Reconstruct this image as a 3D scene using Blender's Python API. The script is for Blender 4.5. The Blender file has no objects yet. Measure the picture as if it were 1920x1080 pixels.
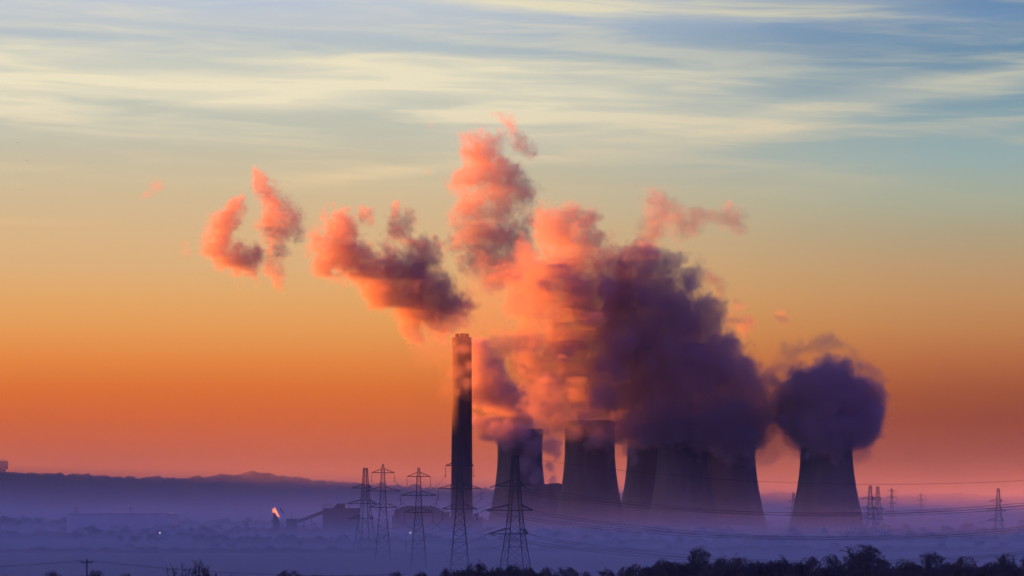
import bpy, bmesh, math, random
from mathutils import Vector, Matrix
R = math.radians
scn = bpy.context.scene
col = scn.collection

# ------------------------------------------------------------------ camera
F = 6475.0                       # focal length in photograph pixels (1920 wide)
HZ = 940.0                       # row of the horizon
CAMZ = 32.0
PITCH = math.atan((HZ - 540) / F)
cd = bpy.data.cameras.new('camera'); cam = bpy.data.objects.new('camera', cd); col.objects.link(cam)
cam.location = (0, 0, CAMZ); cam.rotation_euler = (math.pi / 2 + PITCH, 0, 0)
cd.sensor_width = 36; cd.lens = F / 1920 * 36; cd.clip_start = 1; cd.clip_end = 60000
scn.camera = cam

def at(x, y, D):
    """point on the ray through photo pixel x,y at distance D along +Y"""
    u = (x - 960) / F; v = (540 - y) / F
    c, s = math.cos(PITCH), math.sin(PITCH)
    dy = c - v * s; dz = s + v * c
    return Vector((u / dy * D, D, CAMZ + dz / dy * D))
def ppm(D): return F / D         # photo pixels per metre

# ------------------------------------------------------------------ render settings
scn.view_settings.view_transform = 'Standard'; scn.view_settings.look = 'None'
scn.view_settings.exposure = 2.8; scn.view_settings.gamma = 1
scn.render.engine = 'CYCLES'
cy = scn.cycles
cy.max_bounces = 8; cy.diffuse_bounces = 2; cy.glossy_bounces = 1; cy.volume_bounces = 5
cy.transparent_max_bounces = 8; cy.volume_step_rate = 1.0; cy.volume_max_steps = 256
cy.use_denoising = True
try: cy.denoiser = 'OPENIMAGEDENOISE'
except Exception: pass
cy.use_adaptive_sampling = True; cy.adaptive_threshold = 0.02

# ------------------------------------------------------------------ node helper
class NT:
    def __init__(s, nt): s.nt = nt; s.n = nt.nodes; s.l = nt.links
    def new(s, t, **k):
        n = s.n.new(t)
        for a, b in k.items(): setattr(n, a, b)
        return n
    def put(s, sock, v):
        if isinstance(v, bpy.types.NodeSocket): s.l.new(v, sock)
        elif v is not None: sock.default_value = v
    def m(s, op, a, b=None, c=None, clamp=False):
        n = s.n.new('ShaderNodeMath'); n.operation = op; n.use_clamp = clamp
        for i, v in enumerate((a, b, c)):
            if v is not None: s.put(n.inputs[i], v)
        return n.outputs[0]
    def vm(s, op, a, b=None, sc=None):
        n = s.n.new('ShaderNodeVectorMath'); n.operation = op
        s.put(n.inputs[0], a)
        if b is not None: s.put(n.inputs[1], b)
        if sc is not None: s.put(n.inputs['Scale'], sc)
        return n.outputs['Value'] if op in ('DISTANCE', 'LENGTH', 'DOT_PRODUCT') else n.outputs[0]
    def xyz(s, a, b, c):
        n = s.n.new('ShaderNodeCombineXYZ')
        for i, v in enumerate((a, b, c)): s.put(n.inputs[i], v)
        return n.outputs[0]
    def sep(s, v):
        n = s.n.new('ShaderNodeSeparateXYZ'); s.put(n.inputs[0], v); return n.outputs
    def noise(s, vec, scale, detail=4, rough=.55, col=False, dist=0):
        n = s.n.new('ShaderNodeTexNoise'); s.put(n.inputs['Vector'], vec)
        n.inputs['Scale'].default_value = scale; n.inputs['Detail'].default_value = detail
        n.inputs['Roughness'].default_value = rough; n.inputs['Distortion'].default_value = dist
        return n.outputs['Color' if col else 0]
    def ramp(s, fac, stops, interp='LINEAR'):
        n = s.n.new('ShaderNodeValToRGB'); cr = n.color_ramp; cr.interpolation = interp
        while len(cr.elements) > 1: cr.elements.remove(cr.elements[-1])
        for i, (p, c) in enumerate(stops):
            e = cr.elements[0] if i == 0 else cr.elements.new(p)
            e.position = p; e.color = (*c, 1)
        s.put(n.inputs[0], fac); return n.outputs[0]
    def mix(s, f, a, b, t='RGBA'):
        n = s.n.new('ShaderNodeMix'); n.data_type = t
        i = {'RGBA': (0, 6, 7), 'FLOAT': (0, 2, 3)}[t]
        for k, v in zip(i, (f, a, b)): s.put(n.inputs[k], v)
        return n.outputs[2 if t == 'RGBA' else 0]
    def mapr(s, v, a, b, c=0., d=1., smooth=True):
        n = s.n.new('ShaderNodeMapRange')
        if smooth: n.interpolation_type = 'SMOOTHSTEP'
        for k, x in zip(range(5), (v, a, b, c, d)): s.put(n.inputs[k], x)
        return n.outputs[0]

def lin(*c):
    return tuple(((v / 255) / 12.92 if v <= 10 else ((v / 255 + .055) / 1.055) ** 2.4) for v in c)
def l4(*c): return (*lin(*c), 1)

# ------------------------------------------------------------------ sun
SUN_AZ, SUN_EL = -78.0, 2.0      # degrees; azimuth from the view axis, left is negative
sd = bpy.data.lights.new('sun', 'SUN'); so = bpy.data.objects.new('sun', sd); col.objects.link(so)
sd.energy = 4.0; sd.angle = R(0.5); sd.color = (1.0, 0.20, 0.0)
sdir = Vector((math.sin(R(SUN_AZ)) * math.cos(R(SUN_EL)), math.cos(R(SUN_AZ)) * math.cos(R(SUN_EL)), math.sin(R(SUN_EL))))
so.rotation_euler = sdir.to_track_quat('Z', 'Y').to_euler()
so.location = sdir * 500 + Vector((0, 0, 400))

# ------------------------------------------------------------------ sky
w = bpy.data.worlds.new('World'); scn.world = w; w.use_nodes = True
N = NT(w.node_tree); N.n.clear()
tc = N.new('ShaderNodeTexCoord').outputs['Generated']
x, y, z = N.sep(tc)
el = N.m('DEGREES', N.m('ARCSINE', z))
az = N.m('DEGREES', N.m('ARCTAN2', x, y))
def rowel(r): return math.degrees(math.atan((HZ - r) / F))
TOP = 10.0
LEFT = [(940, (160, 84, 70)), (860, (180, 90, 66)), (790, (205, 98, 50)), (730, (219, 112, 46)), (680, (227, 133, 60)), (620, (229, 155, 84)), (560, (226, 168, 102)), (500, (220, 177, 124)),
        (420, (214, 182, 138)), (330, (204, 189, 156)), (240, (192, 193, 176)), (120, (184, 194, 190)), (60, (180, 192, 200)), (0, (184, 196, 212)), (-100, (160, 176, 194))]
RIGHT = [(940, (110, 62, 64)), (860, (116, 60, 56)), (790, (136, 66, 48)), (730, (158, 84, 52)), (680, (176, 104, 62)), (620, (188, 128, 78)), (560, (190, 143, 96)), (500, (184, 152, 112)),
         (440, (172, 160, 130)), (380, (164, 171, 150)), (300, (148, 172, 172)), (230, (134, 163, 172)), (110, (108, 143, 168)), (30, (108, 142, 178)), (-100, (100, 136, 174))]
f = N.m('DIVIDE', el, TOP, clamp=True)
lc = N.ramp(f, [(max(0, rowel(r) / TOP), lin(*c)) for r, c in LEFT])
rc = N.ramp(f, [(max(0, rowel(r) / TOP), lin(*c)) for r, c in RIGHT])
side = N.mapr(az, -3.0, 9.0)
sky = N.mix(side, lc, rc)
# thin cirrus, laid out by direction
cv = N.xyz(N.m('MULTIPLY', az, .22), N.m('MULTIPLY', el, 2.1), 0.)
wv = N.vm('SUBTRACT', N.noise(cv, .8, 3, .5, col=True), (.5, .5, .5))
cv2 = N.vm('ADD', cv, N.vm('SCALE', wv, sc=1.1))
n1 = N.noise(cv2, 1.3, 6, .52)
n2 = N.noise(N.vm('ADD', N.xyz(N.m('MULTIPLY', az, .15), N.m('MULTIPLY_ADD', az, .12, N.m('MULTIPLY', el, 2.2)), 3.7), N.vm('SCALE', wv, sc=1.3)), 1.4, 6, .52)
def band(a0, e0, slope, curve, half, amin=None, amax=None, soft=2.0):
    """a streak of cloud: elevation e0 at azimuth a0, with slope and curvature"""
    da = N.m('SUBTRACT', az, a0)
    ce = N.m('ADD', N.m('MULTIPLY_ADD', da, slope, e0), N.m('MULTIPLY', N.m('MULTIPLY', da, da), curve))
    d = N.m('ABSOLUTE', N.m('SUBTRACT', N.m('MULTIPLY_ADD', N.m('SUBTRACT', n1, .5), half * 1.6, el), ce))
    v = N.mapr(d, half, 0.)
    if amin is not None: v = N.m('MULTIPLY', v, N.mapr(az, amin - soft, amin + soft))
    if amax is not None: v = N.m('MULTIPLY', v, N.mapr(az, amax + soft, amax - soft))
    return v
def A(px): return math.degrees(math.atan((px - 960) / F))
bands = [
    (band(A(300), rowel(155), -.02, .0, .80, None, A(1400), 2.5), 1.),
    (band(A(900), rowel(190), -.05, .0, .50, A(700), A(1500), 2.), .75),
    (band(A(1180), rowel(255), .04, .012, .36, A(850), A(1600), 1.2), .7),
    (band(A(1150), rowel(170), -.06, .0, .55, A(900), A(1500), 1.6), .6),
    (band(A(1750), rowel(172), .17, .006, .42, A(1330), None, 1.2), .85),
    (band(A(720), rowel(322), .10, .004, .22, A(560), A(980), 1.), .55),
    (band(A(1350), rowel(8), -.02, .0, .30, A(800), A(1700), 1.5), .8),
    (band(A(80), rowel(422), .0, .0, .10, None, A(150), 1.), .35),
    (band(A(250), rowel(35), .0, .0, .35, None, A(1000), 2.), .25),
]
tot = 0.
for v, k in bands: tot = N.m('MAXIMUM', tot, N.m('MULTIPLY', v, k))
tot = N.m('MULTIPLY', tot, N.mapr(n2, .30, .62, .5, 1.))
broad = N.m('MULTIPLY', N.m('MULTIPLY', N.mapr(n2, .42, .72), N.mapr(el, rowel(420), rowel(230))), .5)
tot = N.m('ADD', tot, broad, clamp=True)
ccol = N.mix(N.mapr(az, -4., 9.), l4(236, 226, 196), l4(196, 196, 178))
ccol = N.mix(N.mapr(el, rowel(480), rowel(150)), l4(236, 196, 140), ccol)
sky = N.mix(tot, sky, ccol)
# deep blue streak holes upper right
hole = N.m('MULTIPLY', N.m('MULTIPLY', N.mapr(n1, .58, .40), N.mapr(az, A(1150), A(1650))), N.mapr(el, rowel(260), rowel(80)))
sky = N.mix(N.m('MULTIPLY', hole, .3), sky, l4(90, 134, 170))
# the rest of the dome: blue above, dark violet away from the dawn
up = N.mapr(el, 9., 30.)
dome = N.mix(N.mapr(el, 12., 70.), l4(100, 122, 190), l4(50, 58, 140))
sky = N.mix(up, sky, dome)
vd = N.vm('DOT_PRODUCT', N.vm('NORMALIZE', N.xyz(x, y, 0.)), (math.sin(R(SUN_AZ * .6)), math.cos(R(SUN_AZ * .6)), 0))
away = N.mapr(vd, .50, -.3)
sky = N.mix(away, sky, N.mix(N.mapr(el, 0., 60.), l4(108, 104, 204), l4(42, 52, 148)))
sky = N.mix(N.mapr(z, 0., -.02), sky, l4(40, 34, 70))
bg = N.new('ShaderNodeBackground'); bg.inputs[1].default_value = 0.144
N.put(bg.inputs[0], sky)
N.l.new(bg.outputs[0], N.new('ShaderNodeOutputWorld').inputs[0])

# ------------------------------------------------------------------ common helpers
def tag(o, label=None, cat=None, group=None, kind=None):
    for k, v in (('label', label), ('category', cat), ('group', group), ('kind', kind)):
        if v: o[k] = v
    return o
def empty(name, loc, label=None, cat=None, group=None, rz=0):
    o = bpy.data.objects.new(name, None); col.objects.link(o)
    o.location = loc; o.rotation_euler = (0, 0, rz); o.empty_display_size = 1
    return tag(o, label, cat, group)
def link(name, me, mat=None, parent=None, loc=(0, 0, 0), smooth=False):
    if mat is not None: me.materials.append(mat)
    if smooth:
        for p in me.polygons: p.use_smooth = True
    o = bpy.data.objects.new(name, me); col.objects.link(o); o.location = loc
    if parent: o.parent = parent
    return o
def copy_tree(o, parent=None):
    c = o.copy(); col.objects.link(c); c.parent = parent
    for ch in list(o.children): copy_tree(ch, c)
    return c
class MB:
    """collects boxes, bars and quads into one mesh"""
    def __init__(s): s.v = []; s.f = []
    def box(s, cx, cy_, cz, sx, sy, sz, rz=0):
        b = len(s.v); c, n = math.cos(rz), math.sin(rz)
        for dz in (-.5, .5):
            for dx, dy in ((-.5, -.5), (.5, -.5), (.5, .5), (-.5, .5)):
                X, Y = dx * sx, dy * sy
                s.v.append((cx + X * c - Y * n, cy_ + X * n + Y * c, cz + dz * sz))
        for q in ((0, 3, 2, 1), (4, 5, 6, 7), (0, 1, 5, 4), (1, 2, 6, 5), (2, 3, 7, 6), (3, 0, 4, 7)):
            s.f.append(tuple(b + i for i in q))
        return s
    def bar(s, a, c, w0, w1=None, n=4):
        a = Vector(a); c = Vector(c); w1 = w0 if w1 is None else w1
        d = (c - a)
        if d.length < 1e-6: return s
        d.normalize(); u = d.cross(Vector((0, 0, 1)))
        if u.length < 1e-3: u = Vector((1, 0, 0))
        u.normalize(); t = d.cross(u); b = len(s.v)
        for p, wd in ((a, w0), (c, w1)):
            for k in range(n):
                an = 2 * math.pi * (k + .5) / n
                s.v.append(tuple(p + (u * math.cos(an) + t * math.sin(an)) * wd * .5))
        for k in range(n):
            k2 = (k + 1) % n
            s.f.append((b + k, b + k2, b + n + k2, b + n + k))
        if n > 2:
            s.f.append(tuple(b + k for k in reversed(range(n)))); s.f.append(tuple(b + n + k for k in range(n)))
        return s
    def path(s, pts, wd, n=4):
        for p, q in zip(pts, pts[1:]): s.bar(p, q, wd, wd, n)
        return s
    def prism(s, prof, y0, y1):
        """profile in x,z extruded along y"""
        b = len(s.v); n = len(prof)
        for yy in (y0, y1):
            for px, pz in prof: s.v.append((px, yy, pz))
        s.f.append(tuple(b + i for i in range(n))); s.f.append(tuple(b + n + i for i in reversed(range(n))))
        for i in range(n):
            j = (i + 1) % n; s.f.append((b + j, b + i, b + n + i, b + n + j))
        return s
    def lathe(s, prof, n=48, cx=0, cy_=0, close=False):
        b = len(s.v)
        for r, zz in prof:
            for k in range(n):
                a = 2 * math.pi * k / n; s.v.append((cx + r * math.cos(a), cy_ + r * math.sin(a), zz))
        for i in range(len(prof) - 1):
            for k in range(n):
                k2 = (k + 1) % n
                s.f.append((b + i * n + k, b + i * n + k2, b + (i + 1) * n + k2, b + (i + 1) * n + k))
        if close: s.f.append(tuple(b + (len(prof) - 1) * n + k for k in range(n)))
        return s
    def mesh(s, name):
        me = bpy.data.meshes.new(name); me.from_pydata(s.v, [], s.f); me.validate(); me.update(); return me
    def build(s, name, mat, parent=None, loc=(0, 0, 0), smooth=False):
        return link(name, s.mesh(name), mat, parent, loc, smooth)

def surf(name, c1, c2, scale=.2, rough=.85, stretch=(1, 1, 1), metal=0., bump=.0):
    m = bpy.data.materials.new(name); m.use_nodes = True; n = NT(m.node_tree)
    b = m.node_tree.nodes['Principled BSDF']
    p = n.vm('MULTIPLY', n.new('ShaderNodeTexCoord').outputs['Object'], stretch)
    f = n.noise(p, scale, 5, .6)
    n.put(b.inputs['Base Color'], n.mix(n.mapr(f, .35, .65), (*c1, 1), (*c2, 1)))
    b.inputs['Roughness'].default_value = rough; b.inputs['Metallic'].default_value = metal
    b.inputs['Specular IOR Level'].default_value = .2
    if bump:
        bn = n.new('ShaderNodeBump'); bn.inputs['Strength'].default_value = bump; bn.inputs['Distance'].default_value = 1
        n.put(bn.inputs['Height'], f); n.l.new(bn.outputs[0], b.inputs['Normal'])
    return m
M = {}
M['concrete'] = surf('weathered_concrete', (.10, .09, .085), (.15, .14, .13), .05, .9, (1, 1, .25))
M['chimney'] = surf('chimney_concrete', (.05, .047, .045), (.075, .07, .066), .08, .9, (1, 1, .15))
M['darkmetal'] = surf('galvanised_steel', (.05, .05, .055), (.09, .09, .095), .8, .6)
M['cladding'] = surf('grey_cladding', (.10, .10, .115), (.17, .17, .185), .1, .7, (1, 1, .3))
M['roof'] = surf('roof_felt', (.06, .06, .065), (.10, .10, .105), .2, .9)
M['pale'] = surf('pale_warehouse_cladding', (.78, .78, .8), (.86, .86, .87), .1, .6)
M['hill'] = surf('wooded_hill', (.035, .04, .03), (.06, .065, .045), .01, 1.)
M['field'] = surf('frosty_fields', (.10, .11, .09), (.17, .17, .15), .004, 1., (1, .3, 1))
M['bark'] = surf('bark', (.035, .03, .026), (.06, .05, .042), 1.2, .95)
M['twig'] = surf('winter_twigs', (.10, .09, .09), (.16, .135, .12), 1.5, .95)
M['leaf'] = surf('dark_leaves', (.03, .04, .02), (.06, .06, .03), 2., .8)
M['wire'] = surf('cable', (.04, .04, .045), (.05, .05, .055), 1., .6)
M['glass'] = surf('insulator_glass', (.35, .35, .33), (.45, .45, .42), 1., .15)
M['bird'] = surf('dark_feathers', (.03, .03, .03), (.05, .045, .04), 5., .8)
M['wood'] = surf('tarred_pole', (.05, .04, .035), (.08, .065, .055), 1.2, .9)
def glow(name, c, s):
    m = bpy.data.materials.new(name); m.use_nodes = True; n = NT(m.node_tree)
    b = m.node_tree.nodes['Principled BSDF']; b.inputs['Emission Color'].default_value = (*c, 1); b.inputs['Emission Strength'].default_value = s
    return m
M['lamp'] = glow('lamp_light', (1., .85, .65), .35)
rnd = random.Random(4)

# ------------------------------------------------------------------ ground
def sstep(a, b, v):
    t = max(0., min(1., (v - a) / (b - a))); return t * t * (3 - 2 * t)
def gz(x_, y_):
    z_ = 26. * (1 - sstep(100., 950., y_))
    z_ += 1.2 * math.sin(x_ * .004 + y_ * .0013) * sstep(900, 1600, y_) * .3
    return z_
xs = [-9000 + 600 * i for i in range(13)] + [-1500 + 75 * i for i in range(1, 40)] + [1500 + 600 * i for i in range(13)]
ys = [-900, -500, -200, 0] + [50 * i for i in range(1, 30)] + [1500 + 250 * i for i in range(12)] + [4500 + 800 * i for i in range(11)]
mb = MB()
for yy in ys:
    for xx in xs: mb.v.append((xx, yy, gz(xx, yy)))
nx = len(xs)
for j in range(len(ys) - 1):
    for i in range(nx - 1): mb.f.append((j * nx + i, j * nx + i + 1, (j + 1) * nx + i + 1, (j + 1) * nx + i))
tag(mb.build('ground', M['field'], smooth=True), kind='structure')

# hills: height profile of the skyline read along the view, real ridges 7 to 9 km away
def fbm1(v, seed=0.):
    s = 0.; a = 1.
    for k in range(5): s += a * math.sin(v * (2.1 ** k) + seed * (k + 1) * 1.7 + 1.3 * math.sin(v * (1.7 ** k) * .63 + k)); a *= .55
    return s
def interp(tab, v):
    if v <= tab[0][0]: return tab[0][1]
    for (a, b), (c, d) in zip(tab, tab[1:]):
        if v <= c: return b + (d - b) * sstep(a, c, v)
    return tab[-1][1]
SKY = [(-900, 905), (-300, 890), (0, 884), (60, 888), (150, 892), (270, 897), (350, 896), (430, 891), (470, 887), (520, 893), (600, 902), (690, 910), (850, 918), (1000, 921), (1200, 925), (1440, 928), (1560, 934), (1700, 933), (1760, 930), (1920, 935), (2300, 930), (2900, 936)]
hr = random.Random(8)
mb = MB(); D0 = 8000; rows = []
pxs = [-900 + 2.5 * i for i in range(1520)]
bump = [0.] * len(pxs)
for _ in range(420):                           # wooded crest: crowns of unequal size
    c_ = hr.uniform(-900, 2900); w_ = hr.uniform(3, 13); h_ = hr.uniform(.8, 8.5) * (w_ / 16) ** .7
    for i, p in enumerate(pxs):
        if abs(p - c_) < w_: bump[i] = max(bump[i], h_ * math.sqrt(1 - ((p - c_) / w_) ** 2))
bump = [b_ * hr.uniform(.75, 1.1) + abs(hr.gauss(0, .45)) for b_ in bump]
prof = [(-1., 0.), (-.75, .22), (-.5, .5), (-.25, .8), (-.08, .95), (0., 1.), (.3, .7), (1., 0.)]
for t, hh in prof:
    r_ = []
    for p, bu in zip(pxs, bump):
        yd = D0 + t * 900 + 220 * math.sin(p * .004)
        top = CAMZ + (HZ - interp(SKY, p)) / ppm(D0) * (yd / D0 if t > 0 else 1)
        zz = -3 + (top + 3) * hh + (bu / ppm(D0) * (1 if abs(t) < .1 else .4) if abs(t) < .3 else 0) * (1 if hh > .4 else 0)
        zz += fbm1(p * .02 + t * 3, t) * 1.2 * hh * (1 - hh)
        r_.append(((p - 960) / F * yd, yd, zz))
    rows.append(r_)
for r_ in rows: mb.v += r_
n_ = len(pxs)
for j in range(len(rows) - 1):
    for i in range(n_ - 1): mb.f.append((j * n_ + i, j * n_ + i + 1, (j + 1) * n_ + i + 1, (j + 1) * n_ + i))
tag(mb.build('hills', M['hill'], smooth=True), kind='structure')

# unseen ridge added on the sunward side, height and gap shaped to shade the valley
sx, sy = math.sin(R(SUN_AZ)), math.cos(R(SUN_AZ))
mb = MB(); L_ = 4600; RB = L_ * math.tan(R(SUN_EL))
nn = 520; tt = [-1, -.6, -.3, 0, .3, .6, 1]
for t in tt:
    for i in range(nn):
        u_ = -6600 + 10200 * i / (nn - 1)
        cx_, cy_ = sx * (L_ + t * 700) - sy * u_, 3450 + sy * (L_ + t * 700) + sx * u_
        azp = math.degrees(math.atan2(cx_, max(1, cy_)))
        RH = RB + 16 + 98 * (.26 + .74 * sstep(-1900, -1200, u_)) * max(sstep(150, 80, u_), sstep(300, 380, u_))
        hz_ = RH * (1 - abs(t) ** 1.6) * sstep(-10.5, -15, azp) * (sstep(-6600, -6000, u_) * sstep(3600, 3300, u_)) + fbm1(u_ * .004, t) * 3 * (1 - abs(t))
        mb.v.append((cx_, cy_, hz_ - 2))
for j in range(len(tt) - 1):
    for i in range(nn - 1): mb.f.append((j * nn + i, j * nn + i + 1, (j + 1) * nn + i + 1, (j + 1) * nn + i))
tag(mb.build('hills', M['hill'], smooth=True), kind='structure')  # out of view, put in to block the low sun

# ------------------------------------------------------------------ cooling towers
def tower_r(h): return 25.5 * math.sqrt(1 + ((h - 88) / 76) ** 2)
def make_tower():
    root = empty('cooling_tower', (0, 0, 0))
    H = 114.; T = .9
    hs = [7 + (H - 7) * i / 40 for i in range(41)]
    prof_ = [(tower_r(h), h) for h in hs] + [(tower_r(h) - T, h) for h in reversed(hs)]
    MB().lathe(prof_ + [prof_[0]], 96).build('shell', M['concrete'], root, smooth=True)
    r_ = tower_r(H)
    MB().lathe([(r_ - .3, H - 1.6), (r_ + .9, H - 1.4), (r_ + .9, H + .25), (r_ - 1.3, H + .25), (r_ - 1.3, H - 1.4), (r_ - .3, H - 1.6)], 96).build('rim', M['concrete'], root)
    m_ = MB(); k_ = 40; rb, rt = tower_r(0) + .4, tower_r(7) - .45
    for i in range(k_):
        a0 = 2 * math.pi * i / k_
        for sg in (-1, 1):
            a1 = a0 + sg * math.pi / k_
            m_.bar((rb * math.cos(a0), rb * math.sin(a0), 0), (rt * math.cos(a1), rt * math.sin(a1), 7.3), .9, .9, 6)
    m_.build('leg_lattice', M['concrete'], root)
    MB().lathe([(rb + 1.5, -.5), (rb + 1.5, 1.2), (rb + .9, 1.2), (rb + .9, -.5)], 96).build('basin_wall', M['concrete'], root)
    # ladder cage up the shell
    m_ = MB(); an = -1.9
    for h0, h1 in zip(hs, hs[1:]):
        for dd in (-.35, .35):
            p = [((tower_r(h) + .35) * math.cos(an + dd / 28), (tower_r(h) + .35) * math.sin(an + dd / 28), h) for h in (h0, h1)]
            m_.bar(p[0], p[1], .14)
    for i in range(100):
        h = 8 + i * 1.05; m_.bar(*[((tower_r(h) + .35) * math.cos(an + dd / 28), (tower_r(h) + .35) * math.sin(an + dd / 28), h) for dd in (-.35, .35)], .1)
    m_.build('ladder', M['darkmetal'], root)
    return root
TW = [  # photo x, distance, label
    (975, 3950, 'leftmost cooling tower, half veiled by rust coloured steam, right of the chimney'),
    (1106, 3530, 'cooling tower with a sky gap down its right side, second from the left'),
    (1222, 3620, 'cooling tower right of the narrow sky gap, its rim lost in steam'),
    (1281, 3450, 'cooling tower whose dark rim shows inside the steam bank, centre of its cluster'),
    (1370, 3600, 'cooling tower at the right end of the cluster, its top under navy steam'),
    (1550, 3420, 'lone cooling tower on the right, capped by a navy ball of steam')]
tw0 = make_tower(); towers = []
for i, (px, D_, lb) in enumerate(TW):
    t = tw0 if i == 0 else copy_tree(tw0)
    p = at(px, 900, D_); t.location = (p.x, D_, 0); t.rotation_euler.z = i * .7
    tag(t, lb, 'cooling tower', 'cooling towers of the power station')

# ------------------------------------------------------------------ chimney
D_ = 3480; p = at(866, 800, D_)
ch = empty('chimney', (p.x, D_, 0), 'tall straight concrete chimney rising behind the pylons left of the cooling towers', 'chimney')
m_ = MB(); prof_ = []
for i in range(31):
    h = 197 * i / 30; prof_.append((11.2 - 1.45 * (i / 30) ** .8, h))
prof_ += [(9.1, 197), (9.1, 196)]
m_.lathe(prof_, 64, close=True).build('shaft', M['chimney'], ch, smooth=True)
MB().lathe([(9.75, 190), (10.05, 190), (10.05, 191), (9.75, 191)], 64).build('platform', M['darkmetal'], ch)
for dx, dy in ((-4.2, -2.5), (4.2, -2.5), (0, 4.6), (0, -6.2)):
    MB().lathe([(2.9, 196), (2.9, 200.6), (2.5, 200.6), (2.5, 196)], 24, dx, dy).build('flue', M['chimney'], ch)

# ------------------------------------------------------------------ power station buildings
def bx(m_, x0, x1, ytop, D_, depth, zb=0., D2=None):
    """box between photo columns x0..x1 with its top on row ytop, standing at D_"""
    a, b = at(x0, ytop, D_), at(x1, ytop, D_)
    h = a.z
    m_.box((a.x + b.x) / 2, D_ + depth / 2, (h + zb) / 2, b.x - a.x, depth, h - zb); return (a.x, b.x, h)
def localise(root):
    for c in root.children: pass
D_ = 3520
o = empty('boiler_house', (0, 0, 0), 'wide boiler house with a rounded roof, left of the chimney foot', 'building')
a = at(739, 960, D_); b = at(829, 960, D_); zt = at(0, 950, D_).z; zs = at(0, 959, D_).z
W = b.x - a.x
pr = [(a.x, 0), (a.x, zs), (a.x + 2.5, zs + 2.6), (a.x + 9, zt), (b.x - 8, zt), (b.x - 3, zs + 2.2), (b.x + 1.5, zs - 1.5), (b.x + 1.5, 0)]
MB().prism(pr, D_, D_ + 45).build('wall', M['cladding'], o)
m_ = MB()
for k in range(9): m_.box(a.x + 12 + k * (W - 24) / 8, D_ + 20, zt + .5, 1.2, 30, 1.0)
m_.build('roof_vent', M['roof'], o)
m_ = MB(); bx(m_, 735, 741, 966, D_ + 5, 25); m_.build('side_annexe', M['cladding'], o)
o = empty('turbine_hall', (0, 0, 0), 'low jagged plant building around the foot of the chimney', 'building')
m_ = MB(); bx(m_, 831, 905, 970, 3560, 35); m_.build('wall', M['cladding'], o)
for x0, x1, yt in ((832, 842, 960), (845, 850, 966), (888, 897, 963), (872, 885, 966)):
    m_ = MB(); bx(m_, x0, x1, yt, 3556, 18); m_.build('roof_house', M['cladding'], o)
o = empty('boiler_house', (0, 0, 0), 'tall flat-roofed boiler house filling the gap between the two left cooling towers', 'building')
m_ = MB(); bx(m_, 975, 1062, 907.5, 3760, 60); m_.build('wall', M['cladding'], o)
for x0, x1, yt in ((985, 997, 905.6), (1010, 1016, 904.8), (1030, 1050, 906)):
    m_ = MB(); bx(m_, x0, x1, yt, 3775, 14, zb=50); m_.build('roof_house', M['roof'], o)
# coal bunker and conveyors
D_ = 3300
o = empty('coal_bunker', (0, 0, 0), 'dark coal bunker building with a railed roof and raised plant room, left of the pylons', 'building')
m_ = MB(); x0_, x1_, hb = bx(m_, 605, 672, 953, D_, 30); m_.build('wall', M['cladding'], o)
pr = [(at(627, 0, D_).x, hb), (at(633, 0, D_).x, at(0, 946, D_).z), (at(637, 0, D_).x, at(0, 944, D_).z), (at(648, 0, D_).x, at(0, 944, D_).z), (at(648, 0, D_).x, hb)]
MB().prism(pr, D_ + 4, D_ + 22).build('plant_room', M['cladding'], o)
m_ = MB(); xa, xb = at(608, 0, D_).x, at(628, 0, D_).x; zr = at(0, 945, D_).z
for k in range(5): m_.bar((xa + (xb - xa) * k / 4, D_ + 1, hb), (xa + (xb - xa) * k / 4, D_ + 1, zr), .35)
for q in (0, .5): m_.bar((xa, D_ + 1, zr - (zr - hb) * q), (xb, D_ + 1, zr - (zr - hb) * q), .3)
m_.build('railing', M['darkmetal'], o)
o = empty('conveyor', (0, 0, 0), 'enclosed conveyor gallery sloping up to the coal bunker building', 'conveyor')
def gallery(a, b, wd, ht):
    a = Vector(a); b = Vector(b); d = (b - a); hd = Vector((d.x, d.y, 0)).normalized(); sdv = Vector((-hd.y, hd.x, 0)) * wd / 2
    m_ = MB(); m_.v = [tuple(q + s_ * sdv + Vector((0, 0, t_))) for q in (a, b) for s_, t_ in ((-1, 0), (1, 0), (1, ht), (-1, ht))]
    m_.f = [(0, 1, 2, 3), (7, 6, 5, 4), (0, 4, 5, 1), (1, 5, 6, 2), (2, 6, 7, 3), (3, 7, 4, 0)]; return m_
ga, gb = at(556, 982, D_ + 10), at(607, 963, D_ + 10)
gallery(ga, gb, 4.5, 3.2).build('gallery', M['cladding'], o)
for px, yt in ((584, 970), (570, 976)):
    q = at(px, yt, D_ + 10); MB().bar((q.x - .9, q.y, 0), (q.x - .3, q.y, q.z), .5).bar((q.x + .9, q.y, 0), (q.x + .3, q.y, q.z), .5).build('trestle', M['darkmetal'], o)
o = empty('transfer_tower', (0, 0, 0), 'small blocky transfer house between the two conveyor galleries', 'building')
m_ = MB(); bx(m_, 537, 556, 973, D_, 14); m_.build('wall', M['cladding'], o)
m_ = MB(); q = at(547, 962, D_ + 6); m_.bar((q.x, q.y, at(0, 973, D_).z), q, .35); m_.build('mast', M['darkmetal'], o)
o = empty('conveyor_tower', (0, 0, 0), 'conveyor head tower with a gallery catching orange sunlight, left of the coal bunker', 'conveyor')
m_ = MB(); q = at(521, 957, D_ + 20)
for dx in (-4.2, 4.2):
    for dy in (-3, 3): m_.bar((q.x + dx, q.y + dy, 0), (q.x + dx, q.y + dy, q.z), .8)
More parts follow.
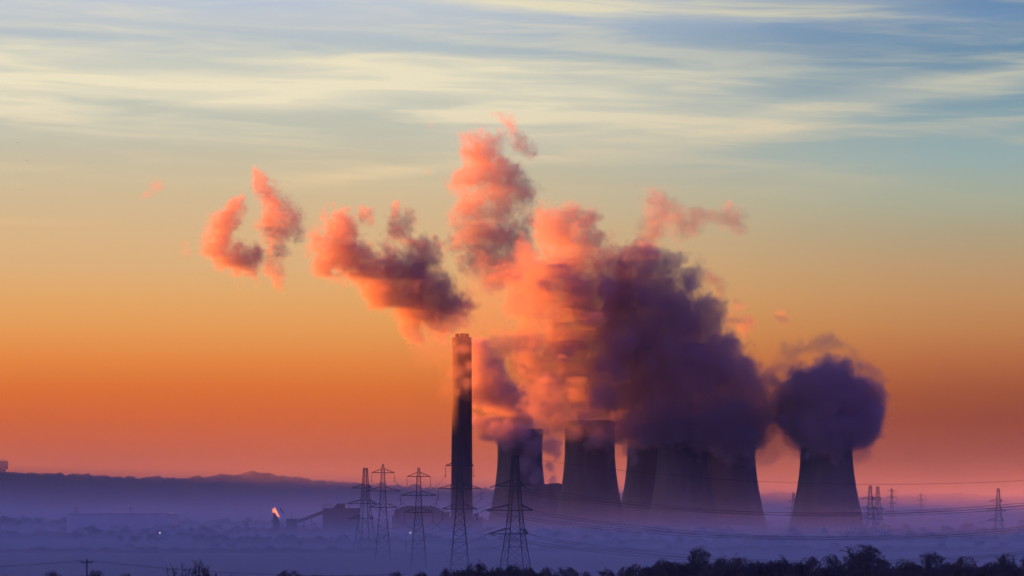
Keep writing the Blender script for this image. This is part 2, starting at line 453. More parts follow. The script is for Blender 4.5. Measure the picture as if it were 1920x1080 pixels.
for k in range(4):
    z0 = q.z * k / 4; z1 = q.z * (k + 1) / 4
    for dy in (-3, 3): m_.bar((q.x - 4.2, q.y + dy, z0), (q.x + 4.2, q.y + dy, z1), .4).bar((q.x + 4.2, q.y + dy, z0), (q.x - 4.2, q.y + dy, z1), .4)
    for dx in (-4.2, 4.2): m_.bar((q.x + dx, q.y - 3, z0), (q.x + dx, q.y + 3, z1), .4)
m_.box(q.x - 1, q.y + 1, q.z * .47, 5.5, 4, q.z * .94)
m_.build('frame', M['darkmetal'], o)
g1 = Vector((q.x - 1.0, q.y - 6, q.z - 1.2)); g2 = Vector((at(537, 0, D_).x - .5, q.y - 34, at(0, 980, D_).z))
gallery(g1, g2, 4.0, 4.4).build('gallery', M['pale'], o)
MB().box(q.x - 1.2, q.y - 1, q.z + .3, 7.0, 8, 3.6, .35).build('head_house', M['cladding'], o)
MB().box(q.x - 3.5, q.y - 5.6, q.z - .8, 3.2, 1.0, 3.4, -1.2).build('end_panel', M['pale'], o)
# far pale warehouse
D_ = 3300
o = empty('warehouse', (0, 0, 0), 'long low pale warehouse in the mist below the wooded ridge on the left', 'building')
m_ = MB(); xa, xb, hw = bx(m_, 125, 323, 963.5, D_, 60); m_.build('wall', M['pale'], o)
MB().prism([(xa - 1, hw + .01), (xa + 8, hw + 1.4), (xb - 8, hw + 1.4), (xb + 1, hw + .01)], D_ - 1, D_ + 61).build('roof', M['pale'], o)
# block on the ridge at the left edge
D_ = 7950
o = empty('hilltop_building', (0, 0, 0), 'flat-topped tower block on the wooded ridge at the far left', 'building')
q = at(8, 890, D_)
m_ = MB(); a, b = at(-10, 0, D_).x, at(15.5, 0, D_).x; zt = at(0, 864, D_).z
m_.box((a + b) / 2, D_ + 12, zt / 2 + 30, b - a, 26, zt - 60); m_.build('wall', M['cladding'], o)
MB().box((a + b) / 2 + 1, D_ + 12, (zt + at(0, 880, D_).z) / 2, b - a + 9, 30, zt - at(0, 880, D_).z).build('upper_storey', M['cladding'], o)
m_ = MB()
for k in range(6): m_.bar((a + 4 + k * 6, D_, zt), (a + 4 + k * 6, D_, zt + 3), .6)
m_.bar((a + 4, D_, zt + 3), (a + 34, D_, zt + 3), .6); m_.build('railing', M['darkmetal'], o)

# ------------------------------------------------------------------ pylons
def lattice(m_, prof_, w_leg, w_br, n_pan):
    """square tapering lattice; prof_ = [(z, half width)]"""
    def hw(z_):
        for (a, b), (c, d) in zip(prof_, prof_[1:]):
            if z_ <= c: return b + (d - b) * (z_ - a) / (c - a)
        return prof_[-1][1]
    zt = prof_[-1][0]
    zz = [0.]
    while zz[-1] < zt - .4: zz.append(min(zt, zz[-1] + max(1.3, hw(zz[-1]) * n_pan)))
    C4 = ((-1, -1), (1, -1), (1, 1), (-1, 1))
    for z0, z1 in zip(zz, zz[1:]):
        h0, h1 = hw(z0), hw(z1)
        for (a, b), (c, d) in zip(C4, C4[1:] + C4[:1]):
            m_.bar((a * h0, b * h0, z0), (a * h1, b * h1, z1), w_leg)
            m_.bar((a * h0, b * h0, z0), (c * h1, d * h1, z1), w_br); m_.bar((c * h0, d * h0, z0), (a * h1, b * h1, z1), w_br)
            m_.bar((a * h1, b * h1, z1), (c * h1, d * h1, z1), w_br)
    return hw
STR = (Vector((2.2, -3.9, -.9)), Vector((-.3, 3.9, -.7)))      # strain strings of the angle pylons: towards the right-hand line, towards the left-hand one
def make_pylon(kind, thick=1., name='pylon'):
    root = empty(name, (0, 0, 0))
    if kind == 'suspension':
        prof_ = [(0, 4.0), (12, 3.1), (28.5, 1.6), (37, 1.27), (46.5, .9), (51, .28)]; arms = ((28.5, 7.2, 7.2), (37, 8.9, 8.9), (46.5, 5.9, 5.9)); wl, wb = .36, .14
    else:
        prof_ = [(0, 5.4), (10, 4.2), (19.6, 2.95), (28.4, 2.1), (37.4, 1.5), (49, .95)]; arms = ((19.6, 10.4, 5.0), (28.4, 11.8, 6.9), (37.4, 8.5, 3.9)); wl, wb = .42, .16
    wa = .5 * thick; wl *= thick; wb *= thick
    m_ = MB(); hw = lattice(m_, prof_, wl, wb, 1.35 if kind == 'suspension' else 1.5); m_.build('body', M['darkmetal'], root)
    ends = []
    for z_, l_, r_ in arms:
        m_ = MB(); h = hw(z_); h2 = hw(z_ + 2.2)
        for sg, ln in ((-1, l_), (1, r_)):
            tip = (sg * (h + ln - h), 0, z_ + .1)
            for yy in (-1, 1):
                m_.bar((sg * h, yy * h, z_), tip, wa); m_.bar((sg * h2, yy * h2, z_ + 2.2), tip, wa * .8)
                for q in (.33, .66):
                    m_.bar(tuple(Vector((sg * h, yy * h, z_)).lerp(tip, q)), tuple(Vector((sg * h2, yy * h2, z_ + 2.2)).lerp(tip, q)), wb)
            ends.append(Vector(tip))
        for yy in (-1, 1): m_.bar((-h - .1, yy * h, z_), (h + .1, yy * h, z_), wa)
        m_.build('crossarm', M['darkmetal'], root)
    for e in ends:
        m_ = MB()
        if kind == 'suspension':
            m_.bar(e, e - Vector((0, 0, 4.4)), .16 * thick)
            for k in range(9): m_.bar(e - Vector((0, 0, 1.6 + k * .3)), e - Vector((0, 0, 1.72 + k * .3)), .42 * thick, .2, 8)
            m_.box(e.x, e.y, e.z - 4.4, .7, .5, .3)
        else:
            for st in STR:
                t = e + st; m_.bar(e, t, .16 * thick)
                for k in range(9): q = e.lerp(t, .2 + k * .08); m_.bar(q, e.lerp(t, .24 + k * .08), .42 * thick, .25, 8)
            pts = [e + STR[0].lerp(STR[1], i / 12) - Vector((0, 0, 3.4 * (1 - (i / 6 - 1) ** 2))) for i in range(13)]
            m_.path(pts, .1 * thick)
        m_.build('insulator', M['glass'] if kind == 'tension' else M['wire'], root)
    return root, ends
ps, es = make_pylon('suspension'); pt, et = make_pylon('tension')
fs_, efs = make_pylon('suspension', 1.1); ft, eft = make_pylon('tension', .9)
PY = [  # proto, px, base distance, height scale, rot, label
    (pt, et, 966, 1295, 1., .30, 'large angle pylon with glinting insulators in front of the leftmost cooling tower'),
    (ps, es, 862, 1440, 1., .05, 'pylon standing directly in front of the tall chimney'),
    (ps, es, 785, 1620, .93, .05, 'pylon in front of the round-roofed boiler house'),
    (ps, es, 718, 1800, 1., .05, 'pylon with hanging insulators just left of the round-roofed boiler house'),
    (ft, eft, 685, 2150, 1.07, .45, 'angle pylon with a blunt top, leftmost of the group left of the chimney'),
    (ft, eft, 1632, 2820, .92, .2, 'left one of the close pair of pylons right of the lone cooling tower'),
    (ft, eft, 1646, 2860, .91, .5, 'right one of the close pair of pylons right of the lone cooling tower'),
    (ft, eft, 1872, 2780, .87, .1, 'pylon standing alone at the right edge of the valley'),
    (ft, eft, 1488, 3800, .85, .3, 'pylon half hidden behind the left flank of the lone cooling tower'),
    (fs_, efs, 1672, 5000, 1.0, .2, 'faint distant pylon just right of the close pair'),
    (fs_, efs, 1727, 5500, .9, .2, 'faintest pylon, far off on the right hill'),
    (fs_, efs, 143, 4500, .5, .2, 'small misty pylon at the left end of the pale warehouse'),
    (fs_, efs, 245, 4500, .5, .2, 'small misty pylon in front of the middle of the pale warehouse')]
used = set(); PYO = {}; PYM = None
for pr_, e_, px, D_, sc, rz, lb in PY:
    t = pr_ if id(pr_) not in used else copy_tree(pr_); used.add(id(pr_))
    q = at(px, 950, D_); t.location = (q.x, D_, gz(q.x, D_)); t.rotation_euler.z = rz; t.scale = (sc, sc, sc)
    tag(t, lb, 'pylon', 'electricity pylons across the valley')
    mt = Matrix.Translation(t.location) @ Matrix.Rotation(rz, 4, 'Z') @ Matrix.Scale(sc, 4)
    PYO[px] = [mt @ e for e in e_]; PYM = mt if px == 966 else PYM
# ------------------------------------------------------------------ cables
def cable(a, b, sag, wd, n=26):
    m_ = MB(); pts = []
    for i in range(n + 1):
        t = i / n; p_ = a.lerp(b, t); p_.z -= sag * 4 * t * (1 - t); pts.append(p_)
    m_.path(pts, wd, 4); return m_
def add_cable(a, b, sag, wd, lb, twin=0., name='power_cable'):
    a, b = Vector(a), Vector(b); org = a.copy()
    m_ = cable(a - org, b - org, sag, wd)
    if twin:
        off = Vector((0, twin, -twin * .9)); m2 = cable(a - org + off, b - org + off, sag, wd); k = len(m_.v)
        m_.v += m2.v; m_.f += [tuple(i + k for i in f_) for f_ in m2.f]
    o_ = m_.build(name, M['wire'], loc=org); tag(o_, lb, 'cable', 'overhead power cables'); return o_
top = {966: [Vector((0, 0, 0))]}
E0 = PYO[966]; PK = Vector((at(966, 950, 1295).x, 1295, 49.))
add_cable(PK, at(2300, 868, 1090), 8.6, .13, 'thinnest and highest cable running right across the orange sky')
for i, (sy_, ey, dd, lb) in enumerate(((4, 893, 0, 'upper twin cable sagging right from the top arm of the angle pylon, nearer of two'), (5, 899, 40, 'upper twin cable sagging right from the top arm of the angle pylon, farther of two'),
                                      (2, 938, 0, 'middle twin cable sagging right from the middle arm of the angle pylon, nearer of two'), (3, 942, 40, 'middle twin cable sagging right from the middle arm of the angle pylon, farther of two'),
                                      (0, 985, 0, 'lowest twin cable sagging right from the bottom arm of the angle pylon, nearer of two'), (1, 988, 40, 'lowest twin cable sagging right from the bottom arm of the angle pylon, farther of two'))):
    add_cable(E0[sy_] + PYM.to_3x3() @ STR[0], at(2300, ey, 1090 + dd), 10.3, .15, lb, .9)
def drop(v): return v - Vector((0, 0, 4.4))
names = ['bottom left', 'bottom right', 'middle left', 'middle right', 'top left', 'top right']
for (pa, pb, desc) in ((862, 785, 'between the chimney pylon and the next pylon left'), (785, 718, 'between the boiler house pylon and the next pylon left')):
    for k in range(6): add_cable(drop(PYO[pa][k]), drop(PYO[pb][k]), 5, .11, f'{names[k]} cable {desc}')
for k in range(6):
    add_cable(PYO[966][k] + PYM.to_3x3() @ STR[1], PYO[685][k], 14, .11, f'{names[k]} long cable from the angle pylon to the leftmost angle pylon')
    add_cable(PYO[1646][k], PYO[1872][k], 9, .09, f'{names[k]} faint cable between the close pair and the right edge pylon')

# ------------------------------------------------------------------ bare winter trees
def make_tree(seed, H, W_, twigs, tw_, mat_t, mat_b, lvl=4, nbr=(4, 6), up=.35):
    """tapered trunk and limbs in one mesh, twigs that fill the crown in another"""
    r = random.Random(seed); tb = MB(); cb = MB(); tips = []
    def grow(p, d, ln, wd, lv):
        segs = 3; pts = [p.copy()]; q = p.copy(); dd = d.copy()
        for k in range(segs):
            dd = (dd + Vector((r.uniform(-.22, .22), r.uniform(-.22, .22), r.uniform(-.05, .16)))).normalized()
            q = q + dd * ln / segs; pts.append(q.copy())
        for k in range(segs):
            w0 = wd * (1 - .45 * k / segs); w1 = wd * (1 - .45 * (k + 1) / segs)
            (tb if lv <= 1 else cb).bar(pts[k], pts[k + 1], w0, w1, 5 if lv <= 1 else 3)
        if lv >= lvl:
            tips.append((pts, dd)); return
        for b_ in range(r.randint(*nbr)):
            t = r.uniform(.35, 1.) if lv else r.uniform(.45, 1.)
            k = min(segs - 1, int(t * segs)); base = pts[k].lerp(pts[k + 1], t * segs - k)
            a = r.uniform(0, 2 * math.pi); sp = r.uniform(.5, 1.05)
            u = Vector((math.cos(a), math.sin(a), 0)); nd = (dd * (1 - sp * .45) + u * sp * W_ / H * 1.35 + Vector((0, 0, up * r.uniform(.3, 1)))).normalized()
            grow(base, nd, ln * r.uniform(.5, .78), wd * .55, lv + 1)
    grow(Vector((0, 0, -.6)), Vector((0, 0, 1)), H * .42, H * .034, 0)
    for pts, dd in tips:
        for _ in range(twigs):
            k = r.randint(0, 2); base = pts[k].lerp(pts[k + 1], r.random())
            a = Vector((r.gauss(0, .6), r.gauss(0, .6), r.gauss(.35, .4))) + dd * .8
            a.normalize(); ln = H * r.uniform(.02, .06)
            m1 = base + a * ln * .55; a2 = (a + Vector((r.gauss(0, .35), r.gauss(0, .35), r.gauss(.1, .3)))).normalized()
            cb.bar(base, m1, tw_, tw_ * .8, 3); cb.bar(m1, m1 + a2 * ln * .5, tw_ * .8, tw_ * .4, 3)
    zmax = sorted(v[2] for v in cb.v)[int(len(cb.v) * .975)]; hw_ = max(max(abs(v[0]), abs(v[1])) for v in cb.v)
    ks = sorted(math.hypot(v[0], v[1]) for v in cb.v); hw_ = ks[int(len(ks) * .93)]
    sz, sx_ = H / zmax, (W_ / 2) / hw_
    for q in (tb, cb): q.v = [(v[0] * sx_, v[1] * sx_, v[2] * sz) for v in q.v]
    zc = H * .42
    def dome(v):
        if v[2] < zc * .4: return v
        rr = math.hypot(v[0], v[1]); q = math.sqrt((rr / (W_ / 2)) ** 2 + (max(0, v[2] - zc) / (H - zc)) ** 2)
        if q <= .9: return v
        f_ = (.9 + .2 * math.tanh((q - .9) * 1.5)) / q
        return (v[0] * f_, v[1] * f_, zc + (v[2] - zc) * f_ if v[2] > zc else v[2])
    cb.v = [dome(v) for v in cb.v]
    root = empty('bare_tree', (0, 0, 0))
    tb.build('trunk', mat_b, root); cb.build('crown', mat_t, root)
    return root
FT = [make_tree(10 + i, 10., wv_, 3, .035, M['twig'], M['bark'], 5, nb, u_) for i, (wv_, nb, u_) in enumerate(((7., (3, 5), .3), (6., (3, 5), .5), (8.5, (4, 5), .2), (7., (3, 5), .4), (6.5, (4, 5), .3)))]
used = [False] * 5
def plant(protos, flags, k, px, ytop, D_, wpx, lb, group, wp=7., hp=10., cat='tree'):
    q = at(px, ytop, D_); g_ = gz(q.x, D_)
    t = copy_tree(protos[k]) if flags[k] else protos[k]; flags[k] = True
    hh = max(2., q.z - g_); t.location = (q.x, D_, g_); t.scale = (wpx / ppm(D_) / wp,) * 2 + (hh / hp,)
    t.rotation_euler.z = rnd.uniform(0, 6.28); tag(t, lb, cat, group); return t
WID = (7., 6., 8.5, 7., 6.5)
FG = [  # x, top row, width px, kind, distance, label
    (1205, 1060, 60, 3, 520, 'low bare tree at the left end of the right-hand foreground row'),
    (1245, 1043, 80, 0, 500, 'brown bare tree on the rising left shoulder of the right-hand row'),
    (1275, 1048, 60, 3, 470, 'smaller bare tree tucked in front of the shoulder of the right-hand row'),
    (1312, 1021, 95, 0, 500, 'tall round bare tree at the left of the right-hand row, below the cooling towers'),
    (1352, 1034, 66, 1, 480, 'upright twiggy tree just right of the tall round one'),
    (1395, 1031, 84, 1, 520, 'broomlike bare tree with upright stems below the right end of the tower cluster'),
    (1428, 1048, 60, 3, 540, 'pale gap-filling tree between the broomlike tree and the dark peaked one'),
    (1457, 1035, 62, 4, 470, 'dark peaked bare tree left of the lone cooling tower'),
    (1487, 1050, 60, 2, 480, 'low dark tree sloping off the dark peaked one'),
    (1520, 1037, 80, 3, 520, 'hazy bare tree below the left foot of the lone cooling tower'),
    (1556, 1034, 70, 3, 500, 'bare tree below the lone cooling tower, left of the tallest oak shape'),
    (1606, 1013, 140, 2, 500, 'tallest and widest bare tree, dome-shaped, right of the lone cooling tower'),
    (1655, 1042, 70, 0, 480, 'tree on the right skirt of the dome-shaped one'),
    (1698, 1042, 70, 4, 510, 'rounded bare tree at the dip right of the dome-shaped one'),
    (1746, 1029, 100, 0, 500, 'broad bare tree with fanned twigs halfway along the right part of the row'),
    (1788, 1048, 56, 3, 520, 'low tree right of the broad fanned one'),
    (1816, 1036, 80, 2, 490, 'flat-domed bare tree third from the right edge'),
    (1862, 1037, 60, 4, 520, 'narrow bare tree between the last two dark domes'),
    (1893, 1031, 66, 2, 480, 'dark domed bare tree next to the right edge'),
    (1925, 1038, 60, 0, 500, 'bare tree cut by the right edge'),
    (740, 1067, 62, 3, 560, 'low bare tree below the gap left of the boiler house pylon'),
    (788, 1067, 60, 0, 560, 'low bare tree below the boiler house pylon'),
    (838, 1060, 54, 3, 560, 'low bare tree left of the dark clump below the chimney'),
    (886, 1044, 76, 1, 480, 'tall dark bushy tree at the middle of the foreground below the chimney'),
    (925, 1052, 60, 1, 490, 'bushy tree between the middle clump and the angle pylon foot'),
    (962, 1048, 66, 1, 490, 'spiky dark tree hiding the foot of the angle pylon'),
    (990, 1052, 52, 1, 500, 'small spiky tree right beside the angle pylon foot'),
    (1025, 1058, 64, 3, 620, 'hazy bare tree right of the angle pylon'),
    (1062, 1057, 80, 2, 620, 'flat-topped hazy tree below the second cooling tower'),
    (1098, 1066, 60, 3, 640, 'low hazy tree right of the flat-topped one'),
    (1132, 1062, 84, 0, 620, 'rounded hazy tree below the sky gap between the towers'),
    (1175, 1057, 70, 3, 640, 'hazy tree just left of the right-hand foreground row'),
    (546, 1063, 84, 2, 560, 'dark rounded tree on the bottom edge below the coal conveyors'),
    (598, 1073, 60, 3, 600, 'low tree right of the dark rounded one on the bottom edge'),
    (652, 1075, 60, 3, 600, 'low tree on the bottom edge below the leftmost angle pylon'),
    (98, 1066, 62, 0, 640, 'low round tree left of the wooden pole'),
    (183, 1063, 60, 3, 640, 'low round tree right of the wooden pole'),
    (235, 1070, 50, 3, 640, 'lowest tree, between the wooden pole and the leafy shrub'),
    (18, 1075, 60, 3, 640, 'low tree in the bottom left corner'),
    (440, 1074, 60, 3, 700, 'low hazy tree right of the leafy shrub')]
for px, yt, wp_, k, D_, lb in FG:
    plant(FT, used, k, px, yt, D_, wp_, lb, 'bare trees along the foreground', WID[k])
# understorey filling between the trunks of the near rows
und = [make_tree(40 + i, 5., 6., 5, .05, M['twig'], M['bark'], 3, (6, 8), .3) for i in range(2)]
for u_ in und: u_.name = 'bush'
uf = [False] * 2
for i in range(46):
    px = 1200 + i * 16.5 + rnd.uniform(-6, 6)
    plant(und, uf, i % 2, px, rnd.uniform(1046, 1060), rnd.choice((450, 470, 545, 560)), rnd.uniform(60, 95), 'dark leafless bush at the foot of the right-hand tree row', 'bushes under the right-hand tree row', 6., 5., 'bush')
for i in range(12):
    px = 860 + i * 13.
    plant(und, uf, i % 2, px, rnd.uniform(1062, 1069), rnd.choice((460, 530)), rnd.uniform(50, 80), 'dark leafless bush at the foot of the middle clump', 'bushes under the middle clump', 6., 5., 'bush')
# trees far out in the mist
MT = [make_tree(60 + i, 11., 11., 4, .16, M['twig'], M['bark'], 3, (5, 6), .3) for i in range(4)]
mf = [False] * 4
special = [(75, 974, 14, 4000), (100, 980, 12, 4000), (190, 970, 28, 3600), (222, 968, 24, 3700), (243, 970, 26, 3600), (278, 974, 28, 3600), (10, 966, 30, 3800), (30, 972, 28, 3800),
           (180, 990, 34, 2900), (205, 996, 26, 2900), (252, 1003, 30, 2500), (345, 996, 46, 2800), (380, 998, 34, 2900), (460, 978, 18, 3600), (430, 995, 30, 3000), (300, 1005, 30, 2500), (148, 1000, 30, 2700), (585, 1008, 30, 2700), (660, 1002, 24, 3000)]
for i, (px, yt, wp_, D_) in enumerate(special):
    plant(MT, mf, i % 4, px, yt, D_, wp_, 'blurred bare tree fading into the valley mist', 'bare trees in the mist', 11., 11.)
for D_, dens_, hlo, hhi, span in ((4200, 34, 7, 12, (-60, 1980)), (3150, 44, 6, 11, (-40, 1960)), (2650, 44, 5, 9, (-30, 1950)), (2300, 22, 4., 7, (-30, 1950))):
    off = rnd.uniform(0, 6)
    for i in range(dens_):
        t_ = (i + rnd.uniform(.0, 1.)) / dens_
        if math.sin(t_ * 19 + off) < -.55: continue
        px = span[0] + (span[1] - span[0]) * t_; dd = D_ * (1 + .05 * math.sin(t_ * 9 + off)) + rnd.uniform(-40, 40)
        h_ = rnd.uniform(hlo, hhi); yt = HZ + (CAMZ - h_) * ppm(dd)
        plant(MT, mf, rnd.randrange(4), px, yt, dd, rnd.uniform(.9, 1.5) * h_ * ppm(dd), 'blurred bare tree fading into the valley mist', 'bare trees in the mist', 11., 11.)
# far woods and hedges that read as soft bands
def wood(D_, x0, x1, hh, seed):
    r = random.Random(seed); m_ = MB(); a, b = at(x0, 900, D_).x, at(x1, 900, D_).x
    n_ = int((b - a) * 44); cr = []; xx = a
    while xx < b: w_ = r.uniform(4, 9); cr.append((xx, w_, r.uniform(.45, 1.) * (1 if r.random() > .18 else .35))); xx += w_ * r.uniform(.7, 1.4)
    for i in range(n_):
        cx_, w_, h_ = r.choice(cr); q = r.uniform(-1, 1); xx = cx_ + q * w_
        prof = h_ * math.sqrt(1 - q * q)
        zt = hh * prof * math.sqrt(r.random()); yy = D_ + r.uniform(-14, 14)
        d = Vector((r.gauss(0, .5), r.gauss(0, .5), 1)).normalized() * r.uniform(1.0, 2.4)
        p = Vector((xx, yy, max(0, zt - d.z))); m_.bar(p, p + d, .34, .08, 3)
    o = m_.build('distant_wood', M['twig']); return tag(o, kind='stuff')
for k, a_ in enumerate(((4350, -40, 520, 13), (3950, -40, 140, 16), (3300, 120, 640, 11), (2900, -40, 420, 10), (3000, 980, 1420, 12), (2550, 380, 1000, 9), (2500, 1050, 1500, 9), (2150, -40, 700, 5), (3300, 1600, 1960, 12), (2700, 1480, 1960, 10), (2200, 900, 1960, 5))):
    wood(*a_, k + 1)
# leafy shrub close by
r = random.Random(77); D_ = 250; q = at(358, 1046, D_); g_ = gz(q.x, D_)
sb = MB(); lf = MB(); Hs = q.z - g_
for k in range(34):
    bx0 = r.uniform(-2.0, 2.0); lean = bx0 * .12 + r.uniform(-.16, .16)
    top = Hs * (1 - .38 * (abs(bx0) / 2.2) ** 1.6) * r.uniform(.78, 1.0)
    p0 = Vector((bx0 * .7, r.uniform(-.6, .6), 0)); p1 = p0 + Vector((lean * top, r.uniform(-.2, .2), top))
    pts = [p0.lerp(p1, t / 6) + Vector((r.uniform(-.07, .07), r.uniform(-.07, .07), 0)) for t in range(7)]
    for i in range(6): sb.bar(pts[i], pts[i + 1], .05 * (1 - i / 8), .05 * (1 - (i + 1) / 8), 4)
    for i in range(70):
        t = r.uniform(.25, 1.) ** .8 * 5.99; i0 = int(t); b0 = pts[i0].lerp(pts[min(6, i0 + 1)], t - i0)
        d = Vector((r.gauss(0, .6), r.gauss(0, .6), r.uniform(.2, 1.2))).normalized()
        if i % 3 == 0:
            e0 = b0 + d * r.uniform(.12, .4); sb.bar(b0, e0, .018, .01, 3); b0 = e0
        L0 = r.uniform(.07, .15); sd_ = d.cross(Vector((r.random(), r.random(), r.random()))).normalized() * L0 * .24
        kk = len(lf.v); lf.v += [tuple(b0), tuple(b0 + d * L0 * .5 + sd_), tuple(b0 + d * L0), tuple(b0 + d * L0 * .5 - sd_)]; lf.f.append((kk, kk + 1, kk + 2, kk + 3))
o = empty('leafy_shrub', (q.x, D_, g_), 'near dark shrub with upright shoots and small leaves at the bottom left', 'shrub')
sb.build('stem', M['bark'], o); lf.build('foliage', M['leaf'], o)

# ------------------------------------------------------------------ wooden pole and its wires
D_ = 590; q = at(163, 1047.5, D_); g_ = gz(q.x, D_)
o = empty('utility_pole', (q.x, D_, g_), 'wooden pole with a short crossarm at the bottom left', 'utility pole')
hp_ = q.z - g_
MB().bar((0, 0, -.5), (0, 0, hp_ - .1), .30, .22, 10).build('post', M['wood'], o)
MB().box(0, -.15, hp_ - .62, 2.1, .14, .16).build('crossarm', M['wood'], o)
for dx in (-.95, 0, .95):
    MB().bar((dx, -.15, hp_ - .55 if dx else hp_ - .12), (dx, -.15, hp_ - .28 if dx else hp_ + .12), .16, .09, 8).build('insulator', M['glass'], o)
for sg in (-1, 1): MB().bar((sg * .8, -.12, hp_ - .68), (0, -.1, hp_ - 1.3), .07).build('brace', M['darkmetal'], o)
for k, dx in enumerate((-.95, .95)):
    a_ = Vector((q.x + dx, D_ - .15, g_ + hp_ - .28))
    nm = ('left', 'right')[k]
    add_cable(a_, at(-260, 1067 + k, 640), .5, .045, f'thin wire running left off the wooden pole, {nm} insulator', name='overhead_wire')
    add_cable(a_, at(760, 1076 + k, 640), 1.1, .045, f'thin wire running right off the wooden pole, {nm} insulator', name='overhead_wire')

# ------------------------------------------------------------------ lamps out in the valley
lp = empty('street_lamp', (0, 0, 0))
MB().bar((0, 0, 0), (0, 0, 8), .22, .14, 8).bar((0, 0, 8), (1.2, -.4, 8.4), .12, .1, 6).build('post', M['darkmetal'], lp)
MB().lathe([(.02, -.16), (.27, -.1), (.27, .08), (.1, .18)], 12, close=True).build('lamp_head', M['lamp'], lp, loc=(1.4, -.45, 8.35))
LP = [(769, 999, 1990, 'bright lit lamp beside the left leg of the boiler house pylon'), (300, 999, 2100, 'small lit lamp among the misty trees on the left'),
      (587, 998, 2400, 'lit lamp below the middle of the conveyor gallery'), (1815, 1008.5, 2500, 'tiny lit lamp in the mist left of the right edge pylon')]
for i, (px, yr, D_, lb) in enumerate(LP):
    t = lp if i == 0 else copy_tree(lp)
    q = at(px, yr, D_); s_ = max(.4, q.z / 8.35); t.location = (q.x - 1.4 * s_, D_, 0); t.scale = (s_,) * 3
    tag(t, lb, 'lamp', 'lit lamps in the valley')

# ------------------------------------------------------------------ birds
def make_bird():
    bm = bmesh.new(); vs = []; rad = [(0, .02), (.12, .07), (.32, .10), (.55, .06), (.75, .015)]
    rings = [[bm.verts.new((r_ * math.cos(a), x_ - .35, r_ * .8 * math.sin(a))) for a in [k * math.pi / 3 for k in range(6)]] for x_, r_ in rad]
    for a, b in zip(rings, rings[1:]):
        for k in range(6): bm.faces.new((a[k], a[(k + 1) % 6], b[(k + 1) % 6], b[k]))
    bm.faces.new(rings[0]); bm.faces.new(rings[-1][::-1])
    me = bpy.data.meshes.new('bird'); bm.to_mesh(me); bm.free()
    o = link('bird', me, M['bird'])
    for sg in (-1, 1):
        m_ = MB(); m_.v = [(sg * .05, -.12, .03), (sg * .05, .14, .03), (sg * .5, .08, .22), (sg * .5, -.16, .24), (sg * 1., .0, .10), (sg * .95, -.12, .10)]
        m_.v += [(a, b, c - .02) for a, b, c in m_.v]
        m_.f = [(0, 1, 2, 3), (3, 2, 4, 5), (6, 9, 8, 7), (9, 11, 10, 8), (1, 7, 8, 2), (2, 8, 10, 4), (0, 3, 9, 6), (3, 5, 11, 9), (4, 10, 11, 5)]
        m_.build('wing', M['bird'], o)
    return o
BD = [(32, 268, 'dark bird highest of the small flock at the left'), (51, 301, 'dark bird just below the highest one at the left'), (108, 339, 'dark bird in the middle below the flock at the left'),
      (43, 356, 'dark bird lowest of the small flock near the left edge'), (167, 306, 'dark bird left one of the level pair'), (205, 305, 'dark bird right one of the level pair'), (567, 453, 'lone dark bird between the two left steam puffs')]
b0 = make_bird()
for i, (px, yr, lb) in enumerate(BD):
    t = b0 if i == 0 else copy_tree(b0); D_ = 1500 + 60 * (i % 3)
    t.location = at(px, yr, D_); t.rotation_euler = (rnd.uniform(-.2, .2), rnd.uniform(-.4, .4), rnd.uniform(-1.2, 1.2)); t.scale = (.85,) * 3
    tag(t, lb, 'bird', 'birds in the sky')
#PART3
# ------------------------------------------------------------------ volumes
def vol_mat(name, scatter, aniso, dens, absorb=None, attr=True):
    m = bpy.data.materials.new(name); m.use_nodes = True; n = NT(m.node_tree); n.n.clear()
    pv = n.new('ShaderNodeVolumePrincipled')
    pv.inputs['Color'].default_value = (*scatter, 1)
    pv.inputs['Anisotropy'].default_value = aniso
    pv.inputs['Density'].default_value = dens
    pv.inputs['Density Attribute'].default_value = 'density' if attr else ''
    n.l.new(pv.outputs[0], n.new('ShaderNodeOutputMaterial').inputs['Volume'])
    return m, n, pv

